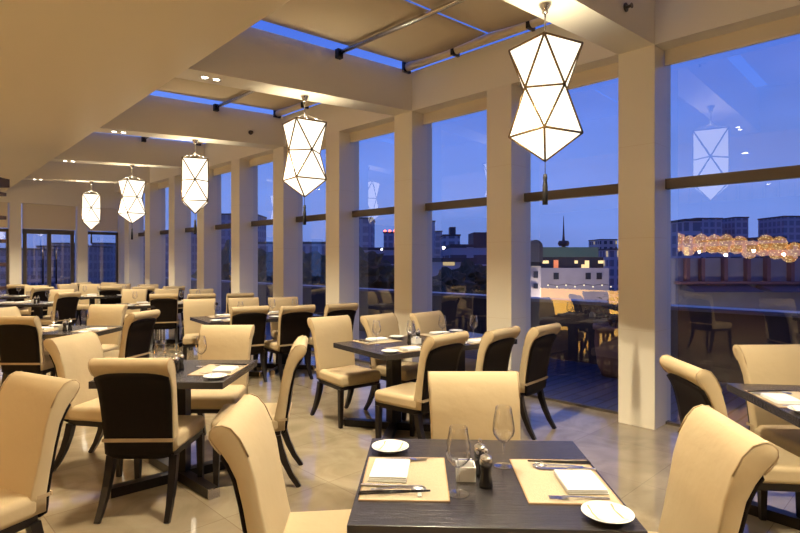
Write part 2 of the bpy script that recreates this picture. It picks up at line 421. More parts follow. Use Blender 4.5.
# ------------------------------------------------------------------ chair
def make_chair():
    t = thing('dining_chair', 'x', 'chair')
    prof = [(.055, .38), (.052, .46), (.032, .55), (.010, .66), (-.007, .76), (-.030, .84), (-.058, .900), (-.088, .936), (-.118, .948), (-.142, .944), (-.158, .926), (-.160, .905), (-.152, .885),
            (-.140, .868), (-.122, .848), (-.100, .815), (-.074, .76), (-.052, .66), (-.034, .55), (-.022, .46), (-.020, .38)]
    def hw(z): return .205 + .018 * max(0, min(1, (z - .45) / .5))
    # backrest cover: profile swept across the width with rounded sides
    cols = [(-1, .78), (-.985, .93), (-.94, 1), (0, 1), (.94, 1), (.985, .93), (1, .78)]
    cen = [(0.03, .40)]
    vs = []; fs = []; P = len(prof)
    def shrink(i, s):
        # pull a profile point towards the mid line of the backrest
        y, z = prof[i]
        # mid line point: average with the opposite side of the profile
        j = P - 1 - i
        my, mz = (y + prof[j][0]) / 2, (z + prof[j][1]) / 2
        return my + (y - my) * s, mz + (z - mz) * s
    for cx, s in cols:
        for i in range(P):
            y, z = shrink(i, s)
            vs.append((cx * hw(z), y, z))
    for a in range(len(cols) - 1):
        for i in range(P):
            j = (i + 1) % P
            fs.append((a * P + i, a * P + j, (a + 1) * P + j, (a + 1) * P + i))
    mb = MB().add(vs, fs, True)
    for a in (0, len(cols) - 1):
        for i in range(P // 2):
            q = (a * P + i, a * P + i + 1, a * P + P - 2 - i, a * P + P - 1 - i)
            q = tuple(dict.fromkeys(q))
            if len(q) > 2: mb.f.append(q); mb.smooth.append(True)
    bk = mb.build('backrest', M['fabric'], t)
    # piping round the roll ends
    for sgn in (-1, 1):
        pts = []
        for i in range(5, 15):
            y, z = prof[i]; pts.append((sgn * hw(z) * .99, y, z))
        MB().tube(pts, .0030, 6).build('piping', M['strapcloth'], bk)
    # dark rear panel
    def ry(z):
        tab = [(.30, .026), (.34, .0), (.38, -.018), (.46, -.024), (.55, -.036), (.66, -.054), (.76, -.076), (.815, -.102), (.848, -.124), (.868, -.142)]
        for (z0, y0), (z1, y1) in zip(tab, tab[1:]):
            if z <= z1: return y0 + (y1 - y0) * (z - z0) / (z1 - z0)
        return tab[-1][1]
    nx, nz = 12, 14; vs = []
    for j in range(nz + 1):
        for i in range(nx + 1):
            u = -1 + 2 * i / nx
            top = .862 - .022 * u ** 4 - .006 * u * u
            bot = .335 + .035 * u ** 6
            z = bot + (top - bot) * j / nz
            vs.append((u * (hw(z) - .008), ry(z) - .006, z))
    fs = [(j * (nx + 1) + i, j * (nx + 1) + i + 1, (j + 1) * (nx + 1) + i + 1, (j + 1) * (nx + 1) + i) for j in range(nz) for i in range(nx)]
    o = MB().add(vs, fs, True).build('back_panel', M['darkwood'], t)
    sd = o.modifiers.new('Solidify', 'SOLIDIFY'); sd.thickness = .012; sd.offset = 0
    # strap
    mb = MB(); h = hw(.45)
    mb.box(0, -.040, .452, 2 * h + .004, .006, .020)
    for sgn in (-1, 1): mb.box(sgn * (h + .0002), -.006, .452, .003, .055, .016)
    mb.build('strap', M['strapcloth'], t)
    # seat
    vs = []; nn = 8
    def seat(z, ins, yb, yf):
        ring = []
        for u, v in ((-1, -1), (1, -1), (1, 1), (-1, 1)):
            w = (.205 if v < 0 else .232) - ins
            ring.append((u * w, yb if v < 0 else yf - ins, z))
        return ring
    mb = MB(); mb.hexa(seat(.365, 0, .0, .455), seat(.468, 0, .0, .455))
    o = mb.build('seat', M['fabric'], t, bevel=.034, seg=4)
    mb = MB(); mb.hexa(seat(.335, .014, .012, .445), seat(.372, .014, .012, .445)); mb.build('seat_frame', M['legwood'], t)
    for sgn in (-1, 1):
        MB().tube([(sgn * .205, .415, .345), (sgn * .207, .417, .18), (sgn * .209, .418, 0)], [.021, .019, .014], square=True).build('leg', M['legwood'], t)
        MB().tube([(sgn * .185, .030, .345), (sgn * .187, .012, .26), (sgn * .190, -.018, .17), (sgn * .194, -.060, .08), (sgn * .198, -.112, 0)], [.023, .022, .020, .017, .014], square=True).build('leg', M['legwood'], t)
    return t
CP = Proto(make_chair())
def chair(x, y, phi, label, group):
    a = R(-phi)
    # (x,y) is the top of the back; local (0,-.12)
    off = Vector((0, -.12, 0)); off.rotate(Matrix.Rotation(a, 3, 'Z'))
    return CP.place((x - off.x, y - off.y, 0), a, label, group)
gA, gB = 'chairs at the square tables', 'chairs at the long window tables'
chair(.3625, 2.74, 180, 'cream chair facing the viewer across the nearest table', gA)
chair(-.612, 2.06, 87, 'cream chair side-on at the left of the nearest table, roll to the left', gA)
chair(1.135, 1.885, 277, 'large cream chair side-on at the right of the nearest table', gA)
chair(-1.72, 2.64, 207, 'large tan chair cut by the left edge in the bottom corner', gA)
chair(-1.53, 3.12, -1, 'nearest dark-backed chair, seen from behind at lower left', gA)
chair(-1.49, 4.74, 180, 'cream chair facing the viewer behind the left middle table', gA)
chair(-.69, 3.84, 262, 'narrow edge-on cream chair at the right of the left middle table', gA)
chair(-2.46, 4.10, 98, 'cream chair behind the nearest dark-backed chair, facing right', gA)
chair(1.555, 3.0, 93, 'dark-backed chair in front of the right column with cream roll', gA)
chair(2.44, 3.62, 178, 'cream chair facing the viewer behind the table at the right edge', gA)
chair(-3.87, 5.50, 0, 'dark-backed chair at the left edge in the second row', gA)
chair(-2.82, 6.05, 281, 'angled dark-backed chair right of the table by the left edge', gA)
chair(-3.71, 6.98, 180, 'broad cream chair facing the viewer behind the table by the left edge', gA)
chair(-4.72, 6.45, 100, 'cream chair cut by the left edge above the dark-backed chair', gA)
# long centre table
chair(.366, 4.18, -48, 'dark-backed chair at the near side of the centre window table, left', gB)
chair(.845, 4.49, -50, 'dark-backed chair at the near side of the centre window table, middle', gB)
chair(1.263, 4.74, -50, 'dark-backed chair at the right end of the centre window table, by the glass', gB)
chair(-.71, 5.47, 141, 'cream chair with visible seat at the left corner of the centre window table', gB)
chair(-.228, 5.68, 131, 'cream chair on the far side of the centre window table, before a column', gB)
chair(.283, 5.96, 133, 'cream chair on the far side of the centre window table, farther right', gB)
# second long table
chair(-1.83, 6.69, -30, 'dark-backed chair at the near side of the second window table, left', gB)
chair(-1.27, 6.82, -36, 'dark-backed chair at the near side of the second window table, middle', gB)
chair(-.75, 7.12, -36, 'dark-backed chair at the right end of the second window table', gB)
chair(-2.93, 8.0, 158, 'cream chair with visible seat at the left end of the second window table', gB)
chair(-2.36, 8.25, 155, 'cream chair on the far side of the second window table, middle', gB)
chair(-1.785, 8.36, 155, 'cream chair on the far side of the second window table, right', gB)
# third long table
chair(-3.99, 9.26, -20, 'dark-backed chair at the near side of the third window table, left', gB)
chair(-3.35, 9.26, -30, 'dark-backed chair at the near side of the third window table, middle', gB)
chair(-2.74, 9.40, -30, 'dark-backed chair at the near side of the third window table, right', gB)
chair(-5.2, 10.75, 165, 'cream chair on the far side of the third window table, left', gB)
chair(-4.66, 10.95, 160, 'cream chair on the far side of the third window table, middle', gB)
chair(-3.93, 10.85, 155, 'cream chair on the far side of the third window table, right', gB)
# fourth long table
chair(-6.35, 12.0, -18, 'dark-backed chair at the near side of the farthest long table, left', gB)
chair(-5.55, 11.85, -28, 'dark-backed chair at the near side of the farthest long table, middle', gB)
chair(-4.97, 12.05, -30, 'dark-backed chair at the near side of the farthest long table, right', gB)
chair(-7.52, 13.3, 165, 'small bright cream chair on the far side of the farthest long table, left', gB)
chair(-6.78, 13.3, 160, 'small cream chair on the far side of the farthest long table, middle', gB)
chair(-5.98, 13.02, 155, 'small cream chair on the far side of the farthest long table, right', gB)
gC = 'chairs far back by the end wall'
chair(-8.08, 13.3, 120, 'small chair turned side-on before the glass double door', gC)
chair(-8.2, 14.1, -40, 'small dark-backed chair right before the glass double door', gC)
chair(-7.52, 14.2, 190, 'small tan chair under the corner window of the end wall', gC)
chair(-9.0, 12.9, -10, 'small dark-backed chair at the far left edge below the end wall', gC)
chair(-8.25, 12.45, 160, 'small cream chair behind the far left table', gC)
chair(-7.55, 11.6, 290, 'small dark-backed chair right of the far left table', gC)
chair(-5.86, 9.7, 290, 'angled dark-backed chair right of the fourth table on the left', gC)
chair(-6.55, 10.65, 175, 'cream chair facing the viewer behind the fourth table on the left', gC)

# ------------------------------------------------------------------ tables
TX, TY = .84, .765
def make_table():
    t = thing('dining_table', 'x', 'table')
    MB().box(0, 0, .7275, TX, TY, .045).build('tabletop', M['tabletop'], t, bevel=.002, seg=1)
    MB().box(0, 0, .372, .10, .10, .66).build('post', M['legwood'], t, bevel=.003, seg=1)
    for s in (-1, 1):
        a = math.atan2(s * TY, TX)
        mt = Matrix.Rotation(a, 4, 'Z')
        z0 = .0305 if s > 0 else .0310
        ft = MB().box(0, 0, z0, .90, .07, .061, mt).build('foot_bar', M['legwood'], t)
        for q in (-1, 1): MB().box(q * .458, 0, .031, .018, .074, .062, mt).build('foot_cap', M['steel'], ft)
        MB().box(0, 0, .695, .7, .05, .02, mt).build('top_brace', M['legwood'], t)
    return t
TP = Proto(make_table())
def uv36(ax=36): a = R(ax); return Vector((math.cos(a), math.sin(a), 0)), Vector((-math.sin(a), math.cos(a), 0))
tables = {}
def table(key, x, y, rz, label, group):
    tables[key] = (Vector((x, y, 0)), R(rz)); return TP.place((x, y, 0), R(rz), label, group)
gT, gL = 'square dining tables', 'long window tables of two squares'
table('A', .285, 1.92, -2.5, 'nearest dark square table in the foreground with two full settings', gT)
table('A2', -1.51, 3.78, -1, 'dark square table at left, behind the nearest dark-backed chair', gT)
table('R', 2.37, 2.93, -8, 'dark table cut by the right edge of the photo', gT)
table('D', -3.6, 5.98, -1, 'dark square table near the left edge, beyond the cream side-on chair', gT)
table('E', -6.5, 9.85, 0, 'dark table farther back on the left, right half of a pair', gT)
table('E2', -7.35, 9.85, 0, 'dark table farther back on the left, left half of a pair', gT)
table('H', -8.35, 11.75, 0, 'small dark table at the far left below the end wall', gT)
def pair(key, nx, ny, words):
    u, v = uv36()
    n = Vector((nx, ny, 0)); c1 = n + u * TY / 2 + v * TX / 2; c2 = c1 + u * (TY + .008)
    table(key + '1', c1.x, c1.y, 126, 'left half of the %s' % words, gL)
    table(key + '2', c2.x, c2.y, 126, 'right half of the %s' % words, gL)
pair('B', -.119, 4.35, 'long dark centre window table')
pair('C', -2.32, 6.66, 'second long dark table by the windows')
pair('F', -4.52, 8.97, 'third long dark table by the windows')
pair('G', -6.72, 11.28, 'farthest long dark table by the windows')

# ------------------------------------------------------------------ table ware
def make_mat():
    o = MB().box(0, 0, .0015, .285, .375, .003).build('placemat', M['mat'])
    tag(o, 'x', 'placemat')
    mb = MB()
    for s in (-1, 1): mb.box(s * .1415, 0, .0017, .004, .377, .0036); mb.box(0, s * .1865, .0017, .287, .004, .0036)
    mb.build('mat_edge', M['matedge'], o)
    return o
def make_napkin():
    o = thing('napkin', 'x', 'napkin')
    for i, (z, s) in enumerate(((.0028, 1.0), (.0084, .985), (.0140, .97))):
        MB().box(.001 * i, .0015 * i, z, .132 * s, .176 * s, .0055).build('fold', M['napkin'], o, bevel=.0028, seg=2)
    return o
def make_plate():
    o = thing('bread_plate', 'x', 'plate')
    MB().lathe([(.001, .004), (.044, .004), (.050, .008), (.071, .017), (.074, .018), (.0735, .020), (.070, .0195), (.05, .0115), (.044, .0075), (.001, .0072)], 40).build('dish', M['china'], o)
    MB().lathe([(.030, 0), (.036, 0), (.036, .005), (.030, .005), (.030, 0)], 32).build('foot_ring', M['china'], o)
    mb = MB()
    # two tan bands painted across the dish
    for s in (-1, 1):
        pts = []
        for k in range(9):
            y = -.052 + .104 * k / 8; x = s * .037
            r = math.hypot(x, y); z = .0076 if r < .044 else (.0076 + (r - .044) / .006 * .004 if r < .05 else .0116 + (r - .05) / .02 * .008)
            pts.append((x, y, z))
        vs = []
        for x, y, z in pts: vs += [(x - .003, y, z + .0006), (x + .003, y, z + .0006)]
        mb.add(vs, [(2 * k, 2 * k + 1, 2 * k + 3, 2 * k + 2) for k in range(8)])
    mb.build('painted_band', M['chinarim'], o)
    return o
def make_fork():
    o = thing('fork', 'x', 'cutlery')
    def blade(mb, pts):   # pts: (x, halfwidth, z)
        vs = []
        for x, w, z in pts: vs += [(x, -w, z), (x, w, z), (x, w, z + .0022), (x, -w, z + .0022)]
        fs = [(0, 3, 2, 1)]
        for k in range(len(pts) - 1):
            a = 4 * k; b_ = a + 4
            for q in range(4): fs.append((a + q, a + (q + 1) % 4, b_ + (q + 1) % 4, b_ + q))
        n = 4 * (len(pts) - 1); fs.append((n, n + 1, n + 2, n + 3)); mb.add(vs, fs)
    mb = MB(); blade(mb, [(-.095, .006, 0), (-.085, .0075, .0005), (-.03, .0035, .004), (.03, .0035, .0065)]); mb.build('handle', M['chrome'], o)
    mb = MB(); blade(mb, [(.03, .0035, .0065), (.042, .011, .005), (.055, .0125, .0025)])
    for k in range(4):
        y = -.0105 + .007 * k
        vs = [(.055, y - .002, .0025), (.055, y + .002, .0025), (.055, y + .002, .0045), (.055, y - .002, .0045), (.095, y - .001, .0055), (.095, y + .001, .0055), (.095, y + .001, .007), (.095, y - .001, .007)]
        mb.add(vs, [(0, 3, 2, 1), (4, 5, 6, 7), (0, 1, 5, 4), (1, 2, 6, 5), (2, 3, 7, 6), (3, 0, 4, 7)])
    mb.build('tines', M['chrome'], o)
    return o
def make_knife():
    o = thing('knife', 'x', 'cutlery')
    MB().box(-.055, 0, .004, .10, .012, .007).build('handle', M['chrome'], o, bevel=.003)
    vs = [(-.005, -.004, .003), (-.005, .006, .003), (.02, .008, .003), (.09, .008, .003), (.108, .001, .003), (.09, -.004, .003)]
    vs2 = [(x, y, .0045) for x, y, z in vs]
    n = 6
    MB().add(vs + vs2, [tuple(reversed(range(n))), tuple(range(n, 2 * n))] + [(k, (k + 1) % n, n + (k + 1) % n, n + k) for k in range(n)]).build('blade', M['chrome'], o)
    return o
def make_spoon():
    o = thing('spoon', 'x', 'cutlery')
    vs = []; pts = [(-.09, .006, 0), (-.08, .007, .0), (-.03, .003, .005), (.045, .003, .005)]
    mb = MB()
    for (x0, w0, z0), (x1, w1, z1) in zip(pts, pts[1:]):
        mb.hexa([(x0, -w0, z0), (x1, -w1, z1), (x1, w1, z1), (x0, w0, z0)], [(x0, -w0, z0 + .002), (x1, -w1, z1 + .002), (x1, w1, z1 + .002), (x0, w0, z0 + .002)])
    mb.build('handle', M['chrome'], o)
    mb = MB(); vs = []; fs = []; n = 16
    for j, (r, z) in enumerate(((.25, .0005), (.7, .002), (1, .0062))):
        for k in range(n): vs.append((.067 + r * .025 * math.cos(2 * PI * k / n), r * .017 * math.sin(2 * PI * k / n), z))
    for j in range(2):
        for k in range(n): fs.append((j * n + k, j * n + (k + 1) % n, (j + 1) * n + (k + 1) % n, (j + 1) * n + k))
    fs.append(tuple(range(n)))
    ob = mb.add(vs, fs, True).build('bowl', M['chrome'], o); sd = ob.modifiers.new('Solidify', 'SOLIDIFY'); sd.thickness = .0012; sd.offset = 1
    return o
def make_stick():
    o = thing('chopstick', 'x', 'chopstick')
    MB().tube([(-.115, 0, .004), (.03, 0, .0085)], [.0036, .003], 8).build('shaft', M['black'], o)
    MB().tube([(.03, 0, .0085), (.115, 0, .011)], [.0029, .0017], 8).build('tip', M['black'], o)
    return o
def make_rest():
    o = MB().box(0, 0, .0035, .014, .030, .007).build('chopstick_rest', M['china'], bevel=.002)
    tag(o, 'x', 'chopstick rest'); return o
def make_glass():
    o = thing('wine_glass', 'x', 'wine glass')
    MB().lathe([(.001, .004), (.006, .0038), (.034, .0015), (.0365, .0012), (.036, .0008), (.001, .0008)], 32).build('foot', M['wineglass'], o)
    MB().tube([(0, 0, .003), (0, 0, .02), (0, 0, .085)], [.0055, .0036, .0042], 10).build('stem', M['wineglass'], o)
    outer = [(.001, .083), (.008, .086), (.022, .096), (.036, .114), (.0405, .130), (.039, .155), (.034, .185), (.029, .215), (.0285, .216)]
    inner = [(.0275, .215), (.0328, .185), (.0378, .155), (.0393, .130), (.0348, .115), (.021, .098), (.007, .089), (.001, .088)]
    MB().lathe(outer + inner, 32).build('bowl', M['wineglass'], o)
    return o
def make_mill():
    o = thing('pepper_mill', 'x', 'mill')
    MB().lathe([(.001, 0), (.0225, 0), (.023, .006), (.0205, .025), (.0165, .045), (.0185, .062), (.0205, .076), (.001, .076)], 24).build('body', M['mill'], o)
    MB().lathe([(.001, .076), (.0215, .076), (.0215, .094), (.018, .103), (.008, .108), (.001, .109)], 24).build('cap', M['steel'], o)
    MB().lathe([(.001, .108), (.004, .109), (.004, .113), (.0075, .118), (.0065, .124), (.001, .127)], 16).build('knob', M['chrome'], o)
    return o
def make_sugar():
    o = thing('sachet_box', 'x', 'sachet box')
    mb = MB()
    mb.box(0, 0, .003, .066, .066, .006)
    for s in (-1, 1): mb.box(s * .0305, 0, .026, .005, .066, .046); mb.box(0, s * .0305, .026, .056, .005, .046)
    mb.build('box', M['china'], o)
    for k in range(5):
        mt = Matrix.Translation((0, -.02 + .01 * k, .038)) @ Matrix.Rotation(R(-8 + 5 * k), 4, 'X')
        MB().box(0, 0, 0, .048, .003, .05, mt).build('sachet', M['blue'] if k == 3 else M['paper'], o)
    return o
PM, PN, PPl, PF, PK, PS, PC, PR, PG, PMi, PSu = [Proto(f()) for f in (make_mat, make_napkin, make_plate, make_fork, make_knife, make_spoon, make_stick, make_rest, make_glass, make_mill, make_sugar)]
ZT = .75
def setting(key, side, words, lv=3, mirror=1, glass=True, da=0, db=0, plate=True):
    """side: +1/-1 = diner sits on local +X / -X side of the table; local a = distance from that edge, b = to the diner's right"""
    c, rz = tables[key]
    def P(a, b, z=0):
        # diner on side -1 looks to +X; right hand is -Y
        x = -TX / 2 + a + da; y = -(b * mirror + db)
        if side > 0: x, y = -x, -y
        v = Vector((x, y, 0)); v.rotate(Matrix.Rotation(rz, 3, 'Z')); return (c.x + v.x, c.y + v.y, ZT + z)
    base = rz + (PI if side > 0 else 0)
    jr = random.Random(hash_(key) + side)
    def J(s=2): return R(jr.uniform(-s, s))
    g = 'place settings'
    mz = .0032
    PM.place(P(.155, 0), base + J(1), 'woven tan placemat %s' % words, 'woven placemats')
    PN.place(P(.098, -.035, mz + .0005), base + J(3), 'folded white napkin %s' % words, 'white folded napkins')
    if plate: PPl.place(P(.086, -.272), base + J(20), 'small white bread plate %s' % words, 'white bread plates')
    if glass: PG.place(P(.33, .125), base, 'empty wine glass %s' % words, 'wine glasses on the tables')
    if lv >= 2:
        PF.place(P(.135, -.155, mz + .001), base + J(4), 'steel fork %s' % words, 'forks on the placemats')
        PK.place(P(.115, .088, mz + .001), base + J(2), 'steel knife %s' % words, 'knives on the placemats')
    if lv >= 3:
        PS.place(P(.135, .112, mz + .001), base + J(2), 'steel spoon %s' % words, 'spoons on the placemats')
        for k, w in ((0, 'outer'), (1, 'inner')):
            PC.place(P(.125, .150 - .012 * k, mz + .001), base + R(3.5 - 2.0 * k), '%s black chopstick %s' % (w, words), 'black chopsticks')
        PR.place(P(.205, .150, mz), base + R(2), 'small white chopstick rest %s' % words, 'chopstick rests')
def hash_(s): return sum(ord(ch) * (i + 3) for i, ch in enumerate(s))
def centre(key, words, lv=2, dx=0, dy=0):
    c, rz = tables[key]
    def P(x, y):
        v = Vector((x + dx, y + dy, 0)); v.rotate(Matrix.Rotation(rz, 3, 'Z')); return (c.x + v.x, c.y + v.y, ZT)
    PMi.place(P(.005, -.10), rz, 'front black pepper mill with steel cap %s' % words, 'black mills on the tables')
    PMi.place(P(-.005, .005), rz, 'rear black mill with steel cap %s' % words, 'black mills on the tables')
    PSu.place(P(-.058, -.03), rz, 'white box of sugar sachets %s' % words, 'sachet boxes on the tables')
setting('A', -1, 'at the left place of the nearest table', db=.035)
setting('A', 1, 'at the right place of the nearest table', db=-.035)
centre('A', 'in the middle of the nearest table')
setting('A2', -1, 'at the left place of the left middle table')
setting('A2', 1, 'at the right place of the left middle table')
centre('A2', 'on the left middle table')
setting('R', -1, 'on the table at the right edge', mirror=-1, glass=False)
setting('D', -1, 'at the left place of the table near the left edge', 2)
setting('D', 1, 'at the right place of the table near the left edge', 2)
centre('D', 'on the table near the left edge')
setting('B1', -1, 'at the near left place of the centre window table')
setting('B1', 1, 'at the far left place of the centre window table')
setting('B2', -1, 'at the near right place of the centre window table', 2)
setting('B2', 1, 'at the far right place of the centre window table', 2)
centre('B1', 'on the centre window table', dy=-.18)
for key, w in (('C', 'second window table'), ('F', 'third window table'), ('G', 'farthest long table')):
    lv = 2 if key == 'C' else 1
    for n_, nw in (('1', 'left'), ('2', 'right')):
        setting(key + n_, -1, 'at the near %s place of the %s' % (nw, w), lv)
        setting(key + n_, 1, 'at the far %s place of the %s' % (nw, w), lv)
centre('C1', 'on the second window table', dy=-.15)
centre('F1', 'on the third window table', dy=-.15)
for key, w in (('E', 'the rear left table pair, right half'), ('E2', 'the rear left table pair, left half'), ('H', 'the far left table')):
    setting(key, -1, 'at the left place of ' + w, 1); setting(key, 1, 'at the right place of ' + w, 1)
centre('E', 'on the rear left table pair')

# ------------------------------------------------------------------ hanging wooden shelf at the left edge
h = thing('hanging_shelf', 'dark wooden shelf rack hanging at the left edge of the photo', 'shelf', (-5.97, 7.6, 0), 0)
for x in (-.30, .30): MB().box(x, 0, 2.12, .05, .10, 2.2).build('upright', M['redwood'], h, bevel=.004)
for z in (1.12, 1.45, 1.78, 2.11, 2.44): MB().box(0, 0, z, .80, .32, .05).build('shelf_board', M['redwood'], h, bevel=.004)
MB().box(0, 0, 2.60, .86, .36, .12).build('top_board', M['redwood'], h, bevel=.004)

# ------------------------------------------------------------------ interior left of the frame, seen in the window reflections
def amber():
    m, nt, b = newmat('backlit amber onyx')
    tc = nt.nodes.new('ShaderNodeTexCoord'); nz = nt.nodes.new('ShaderNodeTexNoise'); nz.inputs['Scale'].default_value = 2; nz.inputs['Distortion'].default_value = 2
    nt.links.new(tc.outputs['Object'], nz.inputs[0])
    rp = nt.nodes.new('ShaderNodeValToRGB'); rp.color_ramp.elements[0].color = (.9, .38, .04, 1); rp.color_ramp.elements[1].color = (1, .62, .14, 1)
    nt.links.new(nz.outputs[0], rp.inputs[0]); nt.links.new(rp.outputs[0], b.inputs['Emission Color']); b.inputs['Emission Strength'].default_value = 4.5
    b.inputs['Base Color'].default_value = (.6, .35, .1, 1)
    return m
bar = thing('bar_counter', 'backlit amber bar counter, seen only as a glow in the windows', 'bar counter', W(-2.45, 6.8, 0), ROOM_ROT)
MB().box(0, 0, .42, .5, 2.0, .74).build('glowing_front', amber(), bar)
MB().box(0, 0, .82, .62, 2.1, .06).build('counter_top', M['black'], bar)
MB().box(0, 0, .025, .46, 1.9, .05).build('plinth', M['black'], bar)
m, nt, b = newmat('gold blown glass'); b.inputs['Base Color'].default_value = (.8, .5, .2, 1); b.inputs['Emission Strength'].default_value = 5.5
tc = nt.nodes.new('ShaderNodeTexCoord'); vo = nt.nodes.new('ShaderNodeTexVoronoi'); vo.inputs['Scale'].default_value = 22
nt.links.new(tc.outputs['Object'], vo.inputs['Vector'])
rp = nt.nodes.new('ShaderNodeValToRGB'); rp.color_ramp.elements[0].color = (1, .80, .36, 1); rp.color_ramp.elements[1].color = (.30, .13, .012, 1)
rp.color_ramp.elements[0].position = .15; rp.color_ramp.elements[1].position = .45
nt.links.new(vo.outputs['Distance'], rp.inputs[0]); nt.links.new(rp.outputs[0], b.inputs['Emission Color']); M['goldglass'] = m
def make_globe():
    o = thing('globe_pendant', 'x', 'pendant lamp')
    n = 10; prof = [(.14 * math.sin(PI * k / n) + .0005, -.14 * math.cos(PI * k / n)) for k in range(n + 1)]
    MB().lathe(prof, 18).build('globe', M['goldglass'], o)
    MB().lathe([(.001, .145), (.03, .145), (.03, .19), (.001, .19)], 12).build('cap', M['goldframe'], o)
    MB().tube([(0, 0, .19), (0, 0, 1.30)], .004, 6).build('cord', M['tassel'], o)
    return o
GP = Proto(make_globe())
rr = random.Random(3)
for k in range(13):
    for j in range(2):
        GP.place(W(-2.35 - .3 * j + rr.uniform(-.08, .08), 1.80 + .235 * k + .12 * j, 1.75 - .14 * j + .05 * math.sin(k * 2.3) + rr.uniform(-.04, .06) + .02 * k), 0,
                 'golden glass globe pendant glowing in a cluster, reflected in the right window', 'golden globe pendants of the cluster')

# ------------------------------------------------------------------ terrace and city
o = rb(MB(), CG + .12, 8.3, -8, 24, -.3, -.08); o = rbuild(o, 'terrace_floor', M['terrace']); struct(o)
pw = pmat('parapet stone', (.022, .024, .04), .5, var=.2, vscale=6)
pc_ = pmat('parapet coping', (.07, .10, .20), .3)
o = thing('parapet', 'low dark terrace wall with pale coping outside the windows', 'wall', W(8.15, 8, 0), ROOM_ROT)
MB().box(0, 0, .37, .3, 32, .9).build('wall_body', pw, o)
MB().box(0, 0, .85, .36, 32, .05).build('coping', pc_, o)
o = rbuild(rb(MB(), -9, 5.4, FT + .3, FT + 4, -.3, -.08), 'end_terrace_floor', M['terrace']); struct(o)
# planter
p = thing('planter', 'large round terracotta planter with a leafy shrub on the terrace', 'planter', (2.96, 7.55, -.08))
MB().lathe([(.001, 0), (.17, 0), (.23, .15), (.27, .45), (.26, .62), (.29, .64), (.29, .70), (.24, .70), (.235, .62), (.001, .60)], 28).build('pot', M['pot'], p)
mb = MB(); rl = random.Random(5)
for k in range(260):
    a = rl.uniform(0, 2 * PI); e = rl.uniform(.05, 1.4); r0 = rl.uniform(.05, .30)
    ctr = Vector((r0 * math.cos(a) * math.cos(e) * 1.3, r0 * math.sin(a) * math.cos(e) * 1.3, .78 + r0 * 1.3 * math.sin(e)))
    L = rl.uniform(.05, .10); d = Vector((math.cos(a), math.sin(a), rl.uniform(-.3, .9))).normalized(); s = d.cross(Vector((0, 0, 1))).normalized() * .018
    mb.add([ctr - d * L / 2, ctr + s, ctr + d * L / 2 + Vector((0, 0, -.01)), ctr - s], [(0, 1, 2, 3)])
mb.build('leaves', M['leaf'], p)
mb = MB()
for k in range(7):
    a = k * .9; mb.tube([(0, 0, .58), (.08 * math.cos(a), .08 * math.sin(a), .75), (.2 * math.cos(a), .2 * math.sin(a), .95)], [.01, .008, .004], 6)
mb.build('stems', M['redwood'], p)

gm = pmat('dark city ground', (.03, .032, .035), .9, var=.4, vscale=.05)
o = MB().box(0, 300, -18.2, 1400, 900, .4).build('city_ground', gm); struct(o)
fA = facade('office facade', (.36, .38, .46), (.14, .16, .22), 3.2, 3.4, .05, ls=.5)  # walls and panes lightened and blued to stand for distance haze
fB = facade('tower facade', (.30, .33, .42), (.16, .18, .26), 3.0, 3.2, .025, ls=.4)  # haze put into the paler, bluer tower colours
fC = facade('banded facade', (.30, .32, .40), (.05, .06, .09), 14, 3.6, .1, (.6, .8, 1), .35, .45)  # wall tone raised and blued for haze too, panes kept dark
fD = facade('pale facade', (0.400, 0.400, 0.440), (.04, .05, .07), 3.4, 3.6, .1, ls=.6, mortar=.5)
roofm = pmat('slate roof', (.035, .04, .055), .6, bump=.4, bscale=2)
def building(x0, x1, ytop, dist, mat, depth, label, zb=-18, rot=0, extra=None):
    w = (x1 - x0) / F * dist; zt = zy(ytop, dist)
    c = px((x0 + x1) / 2, dist + depth / 2)
    b_ = thing('building', label, 'building', (c.x, c.y, zb), rot, 'city buildings beyond the windows')
    MB().box(0, 0, (zt - zb) / 2, w, depth, zt - zb).build('wall', mat, b_)
    MB().box(0, 0, zt - zb + .3, w + .5, depth + .5, .6).build('roof_parapet', roofm, b_)
    if extra: extra(b_, w, depth, zt - zb)
    return b_
def plant_room(b_, w, d, h):
    MB().box(w * .15, 0, h + 2.1, w * .35, d * .4, 3).build('plant_room', roofm, b_)
def warn(b_, w, d, h):
    m = bpy.data.materials.get('red beacon') or pmat('red beacon', (.5, .02, .02), .5, emis=(1, .08, .04), es=12)
    for s in (-.4, 0, .4): MB().lathe([(.001, 0), (.5, 0), (.5, .8), (.001, .8)], 10, w * s, -d / 2 + 1, h + .6).build('beacon', m, b_)
building(352, 374, 219, 190, fB, 18, 'grey residential tower seen in the third clear window from the right')
building(384, 396, 233, 262, fB, 16, 'distant block with red roof beacons', extra=warn)
building(340, 420, 250, 130, fC, 20, 'banded office block low behind the residential tower')
building(426, 434, 222, 240, fB, 14, 'slim dark tower left in the second clear window from the centre')
building(434.6, 441, 232, 262, fB, 14, 'stepped shoulder beside the slim dark tower')
building(441.5, 458, 236, 200, fA, 16, 'square dark tower beside the slim one', extra=plant_room)
building(444, 500, 247, 120, fC, 24, 'long banded modern office with a roof plant room', extra=plant_room)
building(425, 470, 262, 80, fD, 16, 'low pale block in front of the banded office')
building(594, 611, 240, 330, fD, 20, 'distant pale slab block on the skyline right of the mast')
building(600, 625, 250, 200, fA, 20, 'dim mid-rise block beside the white column')
building(669, 684, 221, 150, fA, 18, 'grey block with rows of windows right of the near column')
building(686, 712, 219, 260, fB, 18, 'far pair of flat towers, left one')
building(724, 737, 218, 262, fB, 18, 'far pair of flat towers, right one')
building(752, 772, 238, 230, fA, 18, 'mid-rise block behind the golden reflections')
building(770, 805, 217, 250, fB, 18, 'broad flat tower at the right edge of the skyline')
building(715, 760, 240, 170, fC, 20, 'banded block behind the golden reflections')
